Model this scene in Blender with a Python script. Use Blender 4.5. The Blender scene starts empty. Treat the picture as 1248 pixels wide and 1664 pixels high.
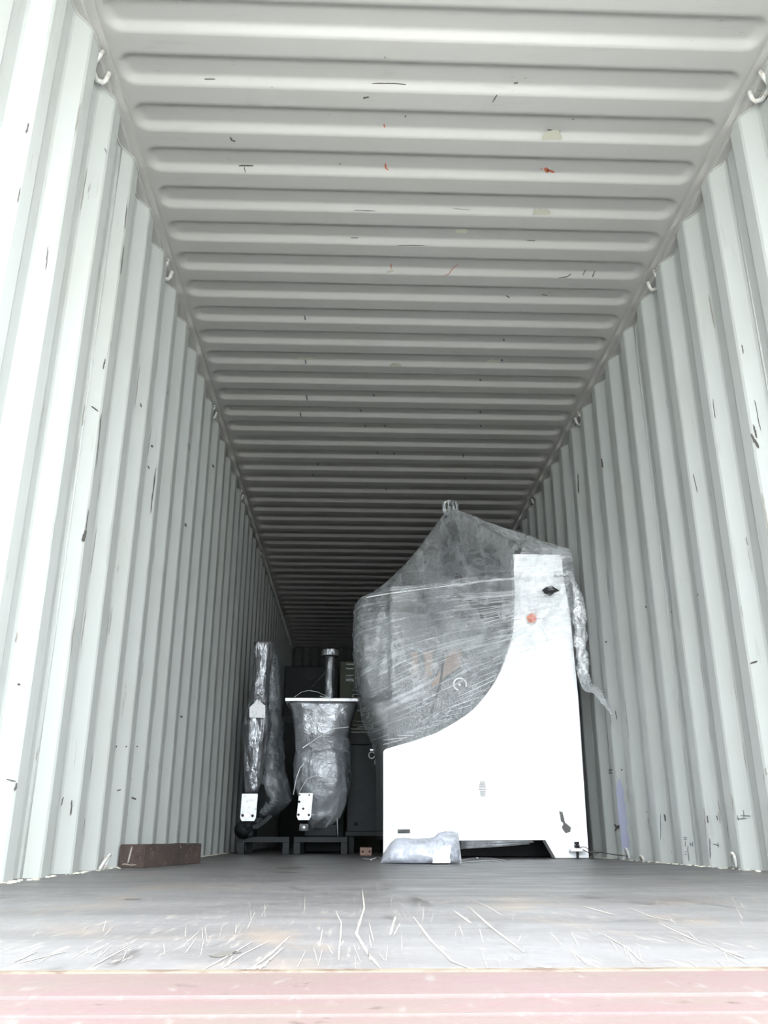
import bpy, bmesh, math, random
from mathutils import Vector, Matrix, noise
random.seed(7)
C = bpy.context.scene.collection
PI = math.pi
sc = bpy.context.scene

# ---------------------------------------------------------------- camera
F = 1396.9
YAW, PITCH, ROLL = 0.03514, 0.36122, 0.00054
CAM = Vector((-0.2632, 0.0, 0.1132))
cy, sy, cp, sp = math.cos(YAW), math.sin(YAW), math.cos(PITCH), math.sin(PITCH)
FW = Vector((sy*cp, cy*cp, sp)); RT = Vector((cy, -sy, 0)); UP = RT.cross(FW)
c_, s_ = math.cos(ROLL), math.sin(ROLL)
RT, UP = RT*c_ + UP*s_, -RT*s_ + UP*c_
cd = bpy.data.cameras.new('camera')
cam = bpy.data.objects.new('camera', cd); C.objects.link(cam)
m = Matrix((RT, UP, -FW)).transposed().to_4x4(); m.translation = CAM
cam.matrix_world = m
cd.sensor_fit = 'VERTICAL'; cd.sensor_height = 36; cd.lens = 36*F/1664
cd.clip_start = 0.02; cd.clip_end = 500
sc.camera = cam

# ---------------------------------------------------------------- world, exposure
w = bpy.data.worlds.new('overcast_sky'); sc.world = w; w.use_nodes = True
nt = w.node_tree; nt.nodes.clear()
out = nt.nodes.new('ShaderNodeOutputWorld'); bg = nt.nodes.new('ShaderNodeBackground')
tc = nt.nodes.new('ShaderNodeTexCoord'); sx = nt.nodes.new('ShaderNodeSeparateXYZ')
cr = nt.nodes.new('ShaderNodeValToRGB')
cr.color_ramp.elements[0].position = 0.0; cr.color_ramp.elements[0].color = (0.300, 0.325, 0.345, 1)   # CIE overcast: the zenith is three times the horizon
cr.color_ramp.elements[1].position = 1.0; cr.color_ramp.elements[1].color = (0.93, 0.98, 1.0, 1)
nt.links.new(tc.outputs['Generated'], sx.inputs[0]); nt.links.new(sx.outputs['Z'], cr.inputs[0])
nt.links.new(cr.outputs[0], bg.inputs[0]); nt.links.new(bg.outputs[0], out.inputs[0])
bg.inputs[1].default_value = 1.0
sc.view_settings.view_transform = 'Standard'; sc.view_settings.look = 'None'
sc.view_settings.gamma = 1.0; sc.view_settings.use_curve_mapping = False
sc.view_settings.exposure = 5.0

# ---------------------------------------------------------------- helpers
def ray(px, py): return (FW*F + RT*(px-624) - UP*(py-832))
def on_y(px, py, Y): d = ray(px, py); return CAM + d*(Y/d.y)
def on_x(px, py, X): d = ray(px, py); return CAM + d*((X-CAM.x)/d.x)
def on_z(px, py, Z): d = ray(px, py); return CAM + d*((Z-CAM.z)/d.z)

def mesh_obj(name, verts, faces, mat, parent=None, smooth=False, kind=None, label=None, solid=0):
    me = bpy.data.meshes.new(name); me.from_pydata([tuple(v) for v in verts], [], faces); me.update()
    if smooth: me.shade_smooth()
    return me_obj(name, me, mat, parent, kind, label, solid)
def me_obj(name, me, mat, parent=None, kind=None, label=None, solid=0):
    o = bpy.data.objects.new(name, me); C.objects.link(o)
    if mat: me.materials.append(mat)
    if parent is not None:
        o.parent = parent
        p = parent.location.copy() if parent.parent is None else Vector((0, 0, 0))
        o.matrix_parent_inverse = Matrix.Translation(-p)
    if kind: o['kind'] = kind
    if label: o['label'] = label
    if solid:
        s = o.modifiers.new('solid', 'SOLIDIFY'); s.thickness = abs(solid); s.offset = 1 if solid > 0 else -1
    return o
def thing(name, label, cat, loc, group=None):
    o = bpy.data.objects.new(name, None); C.objects.link(o); o.location = loc
    o['label'] = label; o['category'] = cat; o.empty_display_size = .1
    if group: o['group'] = group
    return o
def tag(o, label, cat, group=None):
    o['label'] = label; o['category'] = cat
    if group: o['group'] = group
    return o
class MB:
    """collects shapes for ONE mesh"""
    def __init__(s): s.bm = bmesh.new()
    def box(s, x0, x1, y0, y1, z0, z1, bev=0, rot=None, seg=1):
        r = bmesh.ops.create_cube(s.bm, size=1); vs = r['verts']
        for v in vs:
            v.co = Vector(((x0+x1)/2+v.co.x*(x1-x0), (y0+y1)/2+v.co.y*(y1-y0), (z0+z1)/2+v.co.z*(z1-z0)))
        if bev:
            es = list({e for v in vs for e in v.link_edges})
            rr = bmesh.ops.bevel(s.bm, geom=es, offset=bev, segments=seg, affect='EDGES', profile=.5)
            vs = rr['verts']
        if rot: bmesh.ops.rotate(s.bm, verts=list({v for v in vs}), cent=rot[0], matrix=Matrix.Rotation(rot[1], 3, rot[2]))
        return s
    def cyl(s, a, b, r, r2=None, n=20, caps=True):
        a = Vector(a); b = Vector(b); d = b-a
        rr = bmesh.ops.create_cone(s.bm, cap_ends=caps, segments=n, radius1=r, radius2=r if r2 is None else r2, depth=d.length)
        q = Vector((0, 0, 1)).rotation_difference(d.normalized())
        for v in rr['verts']: v.co = q @ v.co + (a+b)/2
        return s
    def tube(s, pts, r, n=8, closed=False):
        pts = [Vector(p) for p in pts]; N = len(pts); rings = []
        up = Vector((.123, .2, .97)).normalized()
        for i, p in enumerate(pts):
            if closed: t = pts[(i+1) % N]-pts[i-1]
            else: t = pts[min(i+1, N-1)]-pts[max(i-1, 0)]
            t.normalize(); a = t.cross(up)
            if a.length < 1e-3: a = t.cross(Vector((1, 0, 0)))
            a.normalize(); b = t.cross(a)
            rad = r[i] if isinstance(r, (list, tuple)) else r
            rings.append([s.bm.verts.new(p+(a*math.cos(2*PI*k/n)+b*math.sin(2*PI*k/n))*rad) for k in range(n)])
        for i in range(N if closed else N-1):
            A = rings[i]; B = rings[(i+1) % N]
            for k in range(n): s.bm.faces.new((A[k], A[(k+1) % n], B[(k+1) % n], B[k]))
        if not closed: s.bm.faces.new(rings[0][::-1]); s.bm.faces.new(rings[-1])
        return s
    def prism(s, pts2, y0, y1):
        """outline in x,z extruded along y"""
        A = [s.bm.verts.new((x, y0, z)) for x, z in pts2]; B = [s.bm.verts.new((x, y1, z)) for x, z in pts2]
        n = len(pts2); s.bm.faces.new(A); s.bm.faces.new(B[::-1])
        for i in range(n): s.bm.faces.new((A[i], B[i], B[(i+1) % n], A[(i+1) % n]))
        return s
    def build(s, name, mat, parent=None, smooth=False, kind=None, label=None, bevel=0):
        if bevel:
            es = [e for e in s.bm.edges if len(e.link_faces) == 2 and e.calc_face_angle(0) > .6]
            bmesh.ops.bevel(s.bm, geom=es, offset=bevel, segments=2, affect='EDGES', profile=.5)
        bmesh.ops.recalc_face_normals(s.bm, faces=s.bm.faces)
        me = bpy.data.meshes.new(name); s.bm.to_mesh(me); s.bm.free()
        if smooth: me.shade_smooth()
        return me_obj(name, me, mat, parent, kind, label)

# ---------------------------------------------------------------- materials
def L(nt, a, b): nt.links.new(a, b)
class Mat:
    def __init__(s, name, col=(.5, .5, .5), rough=.5, metal=0, spec=.5):
        s.m = bpy.data.materials.new(name); s.m.use_nodes = True; s.nt = s.m.node_tree
        s.b = s.nt.nodes['Principled BSDF']
        s.b.inputs['Base Color'].default_value = (*col, 1); s.b.inputs['Roughness'].default_value = rough
        s.b.inputs['Metallic'].default_value = metal; s.b.inputs['Specular IOR Level'].default_value = spec
        s.col = None; s._c = (*col, 1); s.tc = s.n('ShaderNodeTexCoord')
    def n(s, t, **k):
        x = s.nt.nodes.new(t)
        for a, b in k.items(): setattr(x, a, b)
        return x
    def coord(s, scale=(1, 1, 1), rot=(0, 0, 0)):
        mp = s.n('ShaderNodeMapping'); mp.inputs['Scale'].default_value = scale; mp.inputs['Rotation'].default_value = rot
        L(s.nt, s.tc.outputs['Object'], mp.inputs[0])
        return mp.outputs[0]
    def noise(s, scale=5, detail=4, rough=.5, dist=0, sc=(1, 1, 1), rot=(0, 0, 0), typ=None):
        x = s.n('ShaderNodeTexNoise')
        if typ: x.noise_type = typ
        x.inputs['Scale'].default_value = scale; x.inputs['Detail'].default_value = detail
        x.inputs['Roughness'].default_value = rough; x.inputs['Distortion'].default_value = dist
        L(s.nt, s.coord(sc, rot), x.inputs['Vector']); return x.outputs['Fac']
    def voro(s, scale=5, sc=(1, 1, 1), feature='F1', rot=(0, 0, 0)):
        x = s.n('ShaderNodeTexVoronoi', feature=feature); x.inputs['Scale'].default_value = scale
        L(s.nt, s.coord(sc, rot), x.inputs['Vector']); return x.outputs['Distance']
    def ramp(s, v, a, b, lo=0, hi=1):
        x = s.n('ShaderNodeMapRange'); x.inputs[1].default_value = a; x.inputs[2].default_value = b
        x.inputs[3].default_value = lo; x.inputs[4].default_value = hi; L(s.nt, v, x.inputs[0]); return x.outputs[0]
    def math(s, op, a, b=0.):
        x = s.n('ShaderNodeMath', operation=op)
        for i, v in enumerate((a, b)):
            if isinstance(v, (int, float)): x.inputs[i].default_value = v
            else: L(s.nt, v, x.inputs[i])
        return x.outputs[0]
    def blend(s, fac, col):
        x = s.n('ShaderNodeMix', data_type='RGBA')
        if isinstance(fac, (int, float)): x.inputs[0].default_value = fac
        else: L(s.nt, fac, x.inputs[0])
        if s.col is None: x.inputs[6].default_value = s._c
        else: L(s.nt, s.col, x.inputs[6])
        x.inputs[7].default_value = (*col, 1); s.col = x.outputs[2]
        L(s.nt, s.col, s.b.inputs['Base Color']); return s
    def bump(s, h, strength=.3, dist=.01):
        x = s.n('ShaderNodeBump'); x.inputs['Strength'].default_value = strength; x.inputs['Distance'].default_value = dist
        L(s.nt, h, x.inputs['Height'])
        prev = s.b.inputs['Normal'].links
        if prev: L(s.nt, prev[0].from_socket, x.inputs['Normal'])
        L(s.nt, x.outputs[0], s.b.inputs['Normal']); return s
    def set(s, k, v): L(s.nt, v, s.b.inputs[k]); return s

def paint(name, col, vertical):
    M = Mat(name, col, .42, 0, .4)
    st = (1, 1, .12) if vertical else (.15, 1, 1)
    M.blend(M.ramp(M.noise(2.2, 5, .6, .3), .45, .75, 0, .22), (.31, .30, .25))
    M.blend(M.ramp(M.noise(30, 3, .6, 0, st), .62, .72, 0, .25), (.225, .225, .21))
    a = M.math('MULTIPLY', M.ramp(M.noise(70, 3, .7, 0, (1, 1, .06) if vertical else (.25, 1, 1)), .69, .72), M.ramp(M.noise(3.1, 2), .50, .60))
    M.blend(M.math('MULTIPLY', a, .75), (.13, .12, .10))
    sp_ = M.math('MULTIPLY', M.ramp(M.voro(42), .05, .035), M.ramp(M.noise(5.5, 2), .60, .64))
    M.blend(M.math('MULTIPLY', sp_, .8), (.16, .12, .09))
    M.bump(M.noise(6, 3), .15, .004); M.bump(M.noise(220, 2), .05, .001)
    M.set('Roughness', M.ramp(M.noise(8, 3), .3, .7, .35, .55))
    return M.m
WALL = paint('painted_steel_wall', (.365, .378, .365), True)
ROOF = paint('painted_steel_roof', (.325, .32, .305), False)
RING = Mat('painted_steel_ring', (.44, .44, .42), .45)
RING.blend(RING.ramp(RING.noise(60, 3), .56, .66, 0, .7), (.30, .22, .15)); RING = RING.m
FL = Mat('worn_plywood', (.085, .080, .080), .5, 0, .5)
FL.blend(FL.ramp(FL.noise(3, 6, .65, .5, (.35, 1, 1)), .42, .62, 0, .75), (.118, .114, .117))
FL.blend(FL.ramp(FL.noise(4.5, 5, .6, .6, (.8, .5, 1), (0, 0, .5)), .56, .70, 0, .6), (.15, .115, .088))
FL.blend(FL.ramp(FL.noise(5, 6, .7, 1.2, (1, .35, 1)), .58, .70, 0, .9), (.030, .025, .024))
FL.blend(FL.math('MULTIPLY', FL.ramp(FL.noise(120, 4, .6, .3, (1, .07, 1), (0, 0, .35)), .58, .68), FL.ramp(FL.noise(2.6, 2), .44, .62, 0, .75)), (.20, .18, .16))
FL.blend(FL.math('MULTIPLY', FL.ramp(FL.noise(110, 4, .6, .3, (1, .07, 1), (0, 0, -.5)), .58, .68), FL.ramp(FL.noise(2.1, 3), .44, .62, 0, .75)), (.19, .17, .155))
FL.set('Roughness', FL.ramp(FL.noise(9, 5, .6, 0, (.4, 1, 1)), .3, .7, .34, .55))
FL.bump(FL.noise(60, 4, .6, 0, (.2, 1, 1)), .25, .002); FL.bump(FL.noise(9, 3), .2, .004); FL = FL.m
SILL = Mat('faded_red_sill', (.085, .056, .056), .5)
SILL.blend(SILL.ramp(SILL.noise(9, 6, .7, .5, (.5, 1.6, 1)), .42, .60, 0, .8), (.080, .062, .055))
SILL.blend(SILL.ramp(SILL.noise(60, 4, .6, 0, (1, .3, 1), (0, 0, .5)), .60, .68, 0, .8), (.10, .088, .082))
SILL.blend(SILL.ramp(SILL.noise(22, 4, .7), .64, .70, 0, .7), (.035, .022, .018))
SILL.bump(SILL.noise(50, 4), .3, .002); SILL = SILL.m
SILLW = Mat('worn_sill_edge', (.095, .08, .06), .55); SILLW.blend(SILLW.ramp(SILLW.noise(40, 4), .5, .65), (.06, .04, .03)); SILLW = SILLW.m
WHITE = Mat('white_powder_coat', (.90, .91, .92), .35); WHITE.bump(WHITE.noise(150, 2), .05, .001); WHITE = WHITE.m
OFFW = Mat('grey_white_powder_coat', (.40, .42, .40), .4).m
def simple(n, c, r=.5, me=0, bn=0, bs=40):
    M = Mat(n, c, r, me, .5 if max(c) > .2 else .12)
    M.blend(M.ramp(M.noise(bs/3, 4), .45, .7, 0, .35), tuple(x*.6 for x in c))
    M.bump(M.noise(bs, 3), bn or .08, .002)
    return M.m
DARK = simple('dark_grey_machine_paint', (.016, .018, .019), .5)
BLACK = simple('black_steel', (.02, .02, .022), .45)
CAB = simple('grey_cabinet_paint', (.026, .029, .031), .5)
STEEL = simple('brushed_steel', (.62, .63, .64), .32, .8)
BRIGHT = Mat('bare_aluminium_plate', (.82, .83, .84), .4, .2)
BRIGHT.blend(BRIGHT.ramp(BRIGHT.noise(30, 4, .6, .5), .52, .62, 0, .45), (.35, .36, .38)); BRIGHT = BRIGHT.m
COPPER = simple('brown_packing_strip', (.22, .155, .125), .6)
ORANGE = simple('orange_red_button', (.85, .17, .05), .4)
LABEL = Mat('white_paper', (.85, .86, .87), .6); LABEL.blend(LABEL.ramp(LABEL.noise(50, 4), .55, .62, 0, .4), (.45, .46, .48)); LABEL = LABEL.m
CARTON = simple('dull_carton', (.08, .085, .065), .7)
WOOD = Mat('old_dark_timber', (.060, .040, .034), .75)
WOOD.blend(WOOD.ramp(WOOD.noise(10, 6, .7, .6, (1, .12, 1)), .45, .62, 0, .8), (.026, .018, .016))
WOOD.blend(WOOD.math('MULTIPLY', WOOD.ramp(WOOD.noise(40, 4, .7, 1.0), .60, .68), .6), (.35, .24, .18))
WOOD.bump(WOOD.noise(22, 5, .7, .3, (1, .15, 1)), .6, .006); WOOD = WOOD.m
WOODP = simple('pinkish_pine', (.30, .19, .15), .7)
DECK = Mat('pale_scratch', (.22, .20, .18), .6).m
RUSTM = Mat('rust_mark', (.33, .09, .045), .7).m
DIRTM = Mat('black_scuff', (.055, .05, .045), .7).m
CREAM = Mat('cream_stain', (.43, .42, .34), .6).m
SCRA = Mat('grey_scrape', (.21, .195, .17), .6).m
INK = Mat('marker_ink', (.07, .08, .09), .6).m
BLUE = Mat('violet_blue_paint_streak', (.27, .28, .37), .5).m
BUB = Mat('bubble_wrapped_panel', (.13, .14, .145), .32, 0, .6)
_v = BUB.voro(95)
BUB.blend(BUB.ramp(_v, .45, .2, 0, .55), (.30, .32, .33)); BUB.bump(BUB.ramp(_v, .1, .6, 1, 0), .8, .006)
BUB.bump(BUB.noise(6, 3, .5, .6), .5, .04); BUB = BUB.m

def film(name, base, amp, tilt, stretch=(1.1, 1.1, 42), bumpd=.03, rough=.13, col=(.90, .93, .95), wr=7, ws=.45, gloss=.25, uv=False):
    M = Mat(name, col, rough, 0, .7)
    st = M.noise(1.0, 5, .65, .25, stretch, (0, tilt, 0))
    if uv:
        mp = M.n('ShaderNodeMapping'); mp.inputs['Scale'].default_value = (1.6, 46, 1); L(M.nt, M.tc.outputs['UV'], mp.inputs[0])
        t_ = M.n('ShaderNodeTexNoise'); t_.inputs['Scale'].default_value = 1; t_.inputs['Detail'].default_value = 6; t_.inputs['Roughness'].default_value = .7; t_.inputs['Distortion'].default_value = .2
        L(M.nt, mp.outputs[0], t_.inputs['Vector']); st = t_.outputs['Fac']
    w_ = M.noise(wr, 5, .62, 1.1)
    fo = M.math('ABSOLUTE', M.math('SUBTRACT', w_, .5))
    rid = M.ramp(fo, .0, .10, 1, 0)
    s2 = M.ramp(st, .50, .72)
    al = M.math('ADD', M.math('MULTIPLY', s2, amp), M.math('MULTIPLY', rid, amp*ws))
    al = M.math('ADD', al, base)
    if uv:   # fewer turns of film low down and towards the right
        sx_ = M.n('ShaderNodeSeparateXYZ'); L(M.nt, M.tc.outputs['Object'], sx_.inputs[0])
        al = M.math('MULTIPLY', al, M.ramp(M.math('SUBTRACT', sx_.outputs['Z'], M.math('MULTIPLY', M.math('MAXIMUM', sx_.outputs['X'], 0.), .52)), .45, .85, .22, 1.0))
    big = M.ramp(M.noise(2.3, 2), .3, .7, .75, 1.25)
    al = M.math('MULTIPLY', al, big)
    x = M.n('ShaderNodeClamp'); L(M.nt, al, x.inputs[0]); x.inputs[2].default_value = .96
    M.bump(st, .3, bumpd); M.bump(w_, .6, bumpd*1.3)
    nrm = M.b.inputs['Normal'].links[0].from_socket
    M.nt.nodes.remove(M.b)
    df = M.n('ShaderNodeBsdfDiffuse'); tr = M.n('ShaderNodeBsdfTranslucent'); gl = M.n('ShaderNodeBsdfGlossy'); tp = M.n('ShaderNodeBsdfTransparent')
    for q in (df, tr): q.inputs[0].default_value = (*col, 1)
    gl.inputs['Roughness'].default_value = rough
    for q in (df, tr, gl): L(M.nt, nrm, q.inputs['Normal'])
    m1 = M.n('ShaderNodeMixShader'); m2 = M.n('ShaderNodeMixShader'); m3 = M.n('ShaderNodeMixShader')
    m1.inputs[0].default_value = .5; m2.inputs[0].default_value = gloss
    L(M.nt, df.outputs[0], m1.inputs[1]); L(M.nt, tr.outputs[0], m1.inputs[2])
    L(M.nt, m1.outputs[0], m2.inputs[1]); L(M.nt, gl.outputs[0], m2.inputs[2])
    L(M.nt, x.outputs[0], m3.inputs[0]); L(M.nt, tp.outputs[0], m3.inputs[1]); L(M.nt, m2.outputs[0], m3.inputs[2])
    L(M.nt, m3.outputs[0], M.nt.nodes['Material Output'].inputs[0])
    return M.m
FILM = film('clear_stretch_film', .20, .42, .10, uv=True, bumpd=.02, wr=4.5, ws=.35, gloss=.16)
FILMT = film('thin_tent_film', .28, .34, .9, (14, 2, 2), .03, .16)
FILMC = film('crumpled_film', .22, .60, 0, (6, 6, 22), .012, .07, wr=26, ws=.9, gloss=.45)
FILMG = film('grey_bag_film', .50, .40, .3, (4, 4, 9), .012, .30, (.78, .80, .87), 14, .7, gloss=.07)
FILMD = film('dull_film_skirt', .30, .30, .5, (5, 4, 3), .03, .2, (.50, .54, .58), 8, gloss=.12)
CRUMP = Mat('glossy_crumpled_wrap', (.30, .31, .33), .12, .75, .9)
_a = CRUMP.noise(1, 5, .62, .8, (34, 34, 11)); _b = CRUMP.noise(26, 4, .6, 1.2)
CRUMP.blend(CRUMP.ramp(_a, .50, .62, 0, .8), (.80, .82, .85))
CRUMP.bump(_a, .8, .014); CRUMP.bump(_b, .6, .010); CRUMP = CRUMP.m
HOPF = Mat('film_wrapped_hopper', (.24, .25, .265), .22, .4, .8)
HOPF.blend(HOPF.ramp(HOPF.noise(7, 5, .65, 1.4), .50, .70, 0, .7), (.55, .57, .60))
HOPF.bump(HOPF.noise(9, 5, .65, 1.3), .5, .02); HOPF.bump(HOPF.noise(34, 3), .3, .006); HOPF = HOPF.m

# ---------------------------------------------------------------- structure
Y0, Y1 = 0.64, 12.70
WX, WD = 1.18, 0.042
WP, WPH = 0.298, 2.195            # wall corrugation pitch and phase (start of an inner flat)
ZR = 2.69                         # underside of the top side rails
def wall_off(y):
    t = (y-WPH) % WP
    if t < .080: return 0
    if t < .150: return (t-.080)/.070*WD
    if t < .228: return WD
    return (1-(t-.228)/.070)*WD
def wall_x(side, y): return side*(WX+wall_off(y))
def wall(side, name):
    ys = [Y0]; k = math.floor((Y0-WPH)/WP)
    while WPH+k*WP < Y1:
        for t in (0, .080, .150, .228):
            y = WPH+k*WP+t
            if Y0 < y < Y1: ys.append(y)
        k += 1
    ys.append(Y1+.06)
    # rolled bends: a small chamfer on each side of a fold
    yy = []
    for i, y in enumerate(ys):
        if 0 < i < len(ys)-1: yy += [y-.006, y+.006]
        else: yy.append(y)
    zs = [0, .4, 1.0, 1.7, 2.3, ZR]
    vs = [(wall_x(side, y)+side*.0018*noise.noise(Vector((y*2.1, z*1.7, side))), y, z) for y in yy for z in zs]
    n = len(zs); fs = []
    for i in range(len(yy)-1):
        for j in range(n-1):
            f = (i*n+j, i*n+j+1, (i+1)*n+j+1, (i+1)*n+j)
            fs.append(f if side < 0 else f[::-1])
    o = mesh_obj(name, vs, fs, WALL, kind='structure', solid=.004)
    return o
wl = wall(-1, 'wall_left'); wr_ = wall(1, 'wall_right')
# weld seams running down the corrugated sheets
for side, wo, spots in ((-1, wl, (2.73, 3.80, 5.31, 6.80, 8.29, 9.78)), (1, wr_, (2.70, 3.92, 5.41, 6.90, 8.39))):
    for y in spots:
        x = wall_x(side, y)
        MB().tube([(x-side*.001, y, .002), (x-side*.001, y, 1.3), (x-side*.001, y, ZR-.002)], .0035, 6).build('weld_seam', WALL, wo, True)
# weld bead along the wavy top edge of each wall
for side, wo in ((-1, wl), (1, wr_)):
    pts = []; y = Y0+.01
    while y < Y1-.01: pts.append((wall_x(side, y)-side*.002, y, ZR-.003)); y += .02
    MB().tube(pts, .004, 5).build('weld_bead', ROOF, wo, True)

RP, RY0 = 0.22465, 2.2293          # roof rib pitch, centre of the far slope of one rib
RZ = 2.742; RD = 0.021
def sdf_rr(x, y, hx, hy, r):
    qx = abs(x)-hx+r; qy = abs(y)-hy+r
    return math.hypot(max(qx, 0), max(qy, 0))+min(max(qx, qy), 0)-r
def roof_z(x, y):
    # pocket centre lies before its far slope
    hy = .0700
    k = round((y-(RY0+.018-hy))/RP); c = RY0+.018-hy+k*RP
    d = -sdf_rr(x, y-c, 1.150, hy, .058)
    t = min(max(d/.034, 0), 1); t = t*t*(3-2*t)*.35+t*.65
    return RZ+RD*t
xs = [-1.24, -1.18, -1.155]+[-1.150+i*.0085 for i in range(11)]+[-1.0, -.6, -.3, 0, .3, .6, 1.0]+[1.065+i*.0085 for i in range(11)]+[1.155, 1.18, 1.24]
ysr = [Y0]; k = -9
while True:
    c = RY0+.018-.07+k*RP
    if c > Y1+.06: break
    for t in (-.082, -.070, -.061, -.052, -.043, -.036, -.026, 0, .026, .036, .043, .052, .061, .070, .076):
        if Y0 < c+t < Y1+.06: ysr.append(c+t)
    k += 1
ysr.append(Y1+.06)
vs = [(x, y, roof_z(x, y)) for y in ysr for x in xs]; n = len(xs)
fs = [(i*n+j, (i+1)*n+j, (i+1)*n+j+1, i*n+j+1) for i in range(len(ysr)-1) for j in range(n-1)]
ceil = mesh_obj('ceiling', vs, fs, ROOF, kind='structure', smooth=True, solid=-.003)
def rail(side, name):
    s = side; b = MB()
    x0, x1 = sorted((s*1.186, s*1.245))
    b.box(x0, x1, Y0, Y1, ZR, ZR+.06)
    o = b.build(name, ROOF, bevel=.004); o['kind'] = 'structure'
    x0, x1 = sorted((s*1.160, s*1.188))
    MB().box(x0, x1, Y0, Y1, ZR+.030, ZR+.0535).build('rail_lip', ROOF, o, bevel=.002)
    return o
rail(-1, 'trim_1'); rail(1, 'trim_2')
# back wall: corrugated end panel
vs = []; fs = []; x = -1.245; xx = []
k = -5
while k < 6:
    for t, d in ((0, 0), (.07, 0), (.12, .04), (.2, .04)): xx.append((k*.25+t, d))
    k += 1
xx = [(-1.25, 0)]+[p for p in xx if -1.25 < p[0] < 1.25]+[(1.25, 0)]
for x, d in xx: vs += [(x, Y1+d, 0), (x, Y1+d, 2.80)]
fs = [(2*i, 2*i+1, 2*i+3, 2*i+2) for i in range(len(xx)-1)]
mesh_obj('wall_back', vs, fs, simple('shaded_end_panel', (.085, .09, .088), .6), kind='structure', solid=.004)  # same paint as the side walls, with the deep-end shade put into its colour
FY = 0.863
fl = MB().box(-1.24, 1.24, FY, Y1+.05, -.03, 0).build('floor', FL); fl['kind'] = 'structure'
# cross members and side rails under the floor, door frame of the container
ch = MB()
y = 1.0
while y < Y1: ch.box(-1.2, 1.2, y, y+.05, -.16, -.031); y += .32
for s in (-1, 1): ch.box(min(s*1.19, s*1.25), max(s*1.19, s*1.25), Y0, Y1, -.17, 0 if 0 else -.031)
ch = ch.build('trim_3', DARK); ch['kind'] = 'structure'
# door sill: a stepped steel section across the end
prof = [(FY-.002, -.03), (FY-.002, .001), (.742, .001), (.741, -.012), (.737, -.012), (.735, -.001), (.678, -.001), (.677, -.012), (.672, -.012), (.670, -.002), (Y0-.06, -.002), (Y0-.06, -.15), (Y0-.02, -.15), (Y0-.02, -.03)]
vs = [(-1.25, a, b) for a, b in prof]+[(1.25, a, b) for a, b in prof]; n = len(prof)
fs = [(i, (i+1) % n, n+(i+1) % n, n+i) for i in range(n)]+[tuple(range(n))[::-1], tuple(range(n, 2*n))]
sill = mesh_obj('trim_4', vs, fs, SILL, kind='structure')
MB().box(-1.18, 1.18, FY-.008, FY+.006, -.001, .0022).build('worn_edge_strip', SILLW, sill)
hd = MB().box(-1.25, 1.25, Y0-.06, Y0, 2.62, 2.82)
for s in (-1, 1): hd.box(min(s*1.165, s*1.25), max(s*1.165, s*1.25), Y0-.06, Y0, 0.001, 2.62)
hd = hd.build('trim_5', ROOF); hd['kind'] = 'structure'
g = MB().box(-60, 60, -80, 80, -1.5, -1.3).build('ground', simple('pale_concrete_yard', (.42, .41, .39), .8)); g['kind'] = 'structure'
# container rests on a trailer deck
dk = MB().box(-1.2, 1.2, Y0+.1, Y1, -.42, -.171)
for yy_ in (2.0, 4.0, 10.5, 11.7):
    for s in (-1, 1): dk.cyl((s*.75, yy_, -.8), (s*1.15, yy_, -.8), .50, n=24)
dk = dk.build('trim_6', BLACK); dk['kind'] = 'structure'

# ---------------------------------------------------------------- marks lying on the shell
def ribbon(bm, P, W, N, seed):
    vs = []
    for i, p in enumerate(P):
        t = (P[min(i+1, len(P)-1)]-P[max(i-1, 0)]).normalized(); s = t.cross(N[i] if isinstance(N, list) else N).normalized()
        u = i/(len(P)-1); w_ = W*(.25+.75*min(1,6*min(u+.02, 1.02-u)))*(.75+.5*random.random())
        vs.append((bm.verts.new(p+s*w_/2), bm.verts.new(p-s*w_/2)))
    for a, b in zip(vs, vs[1:]): bm.faces.new((a[0], a[1], b[1], b[0]))
def interp(pts, n):
    r = []
    for a, b in zip(pts, pts[1:]):
        for i in range(n): r.append((a[0]+(b[0]-a[0])*i/n, a[1]+(b[1]-a[1])*i/n))
    return r+[pts[-1]]
def floor_pt(px, py): return on_z(px, py, .0006)
def ceil_pt(px, py):
    z = RZ
    for _ in range(8): p = on_z(px, py, z); z = roof_z(p.x, p.y)
    return Vector((p.x, p.y, roof_z(p.x, p.y)-.0016))
def wall_pt(px, py):
    s = -1 if px < 576 else 1; d = ray(px, py); d = d/d.y; y = .7
    while abs((CAM+d*y).x) < wall_x(1, y) and y < 12: y += .002
    return CAM+d*y
def hug(bm):
    for v in bm.verts: s = 1 if v.co.x > 0 else -1; v.co.x = wall_x(s, v.co.y)-s*.0034
def marks(name, mat, parent, fn, nrm, items, label=None, wk=1):
    bm = bmesh.new()
    for it in items:
        pts, W = it[:-1], it[-1]
        ribbon(bm, [fn(*q) for q in interp(list(pts), 8)], W*wk, nrm, 0)
    if fn is wall_pt: hug(bm)
    me = bpy.data.meshes.new(name); bm.to_mesh(me); bm.free()
    return me_obj(name, me, mat, parent, 'stuff', label)
Z = Vector((0, 0, 1)); X = Vector((1, 0, 0))
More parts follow.
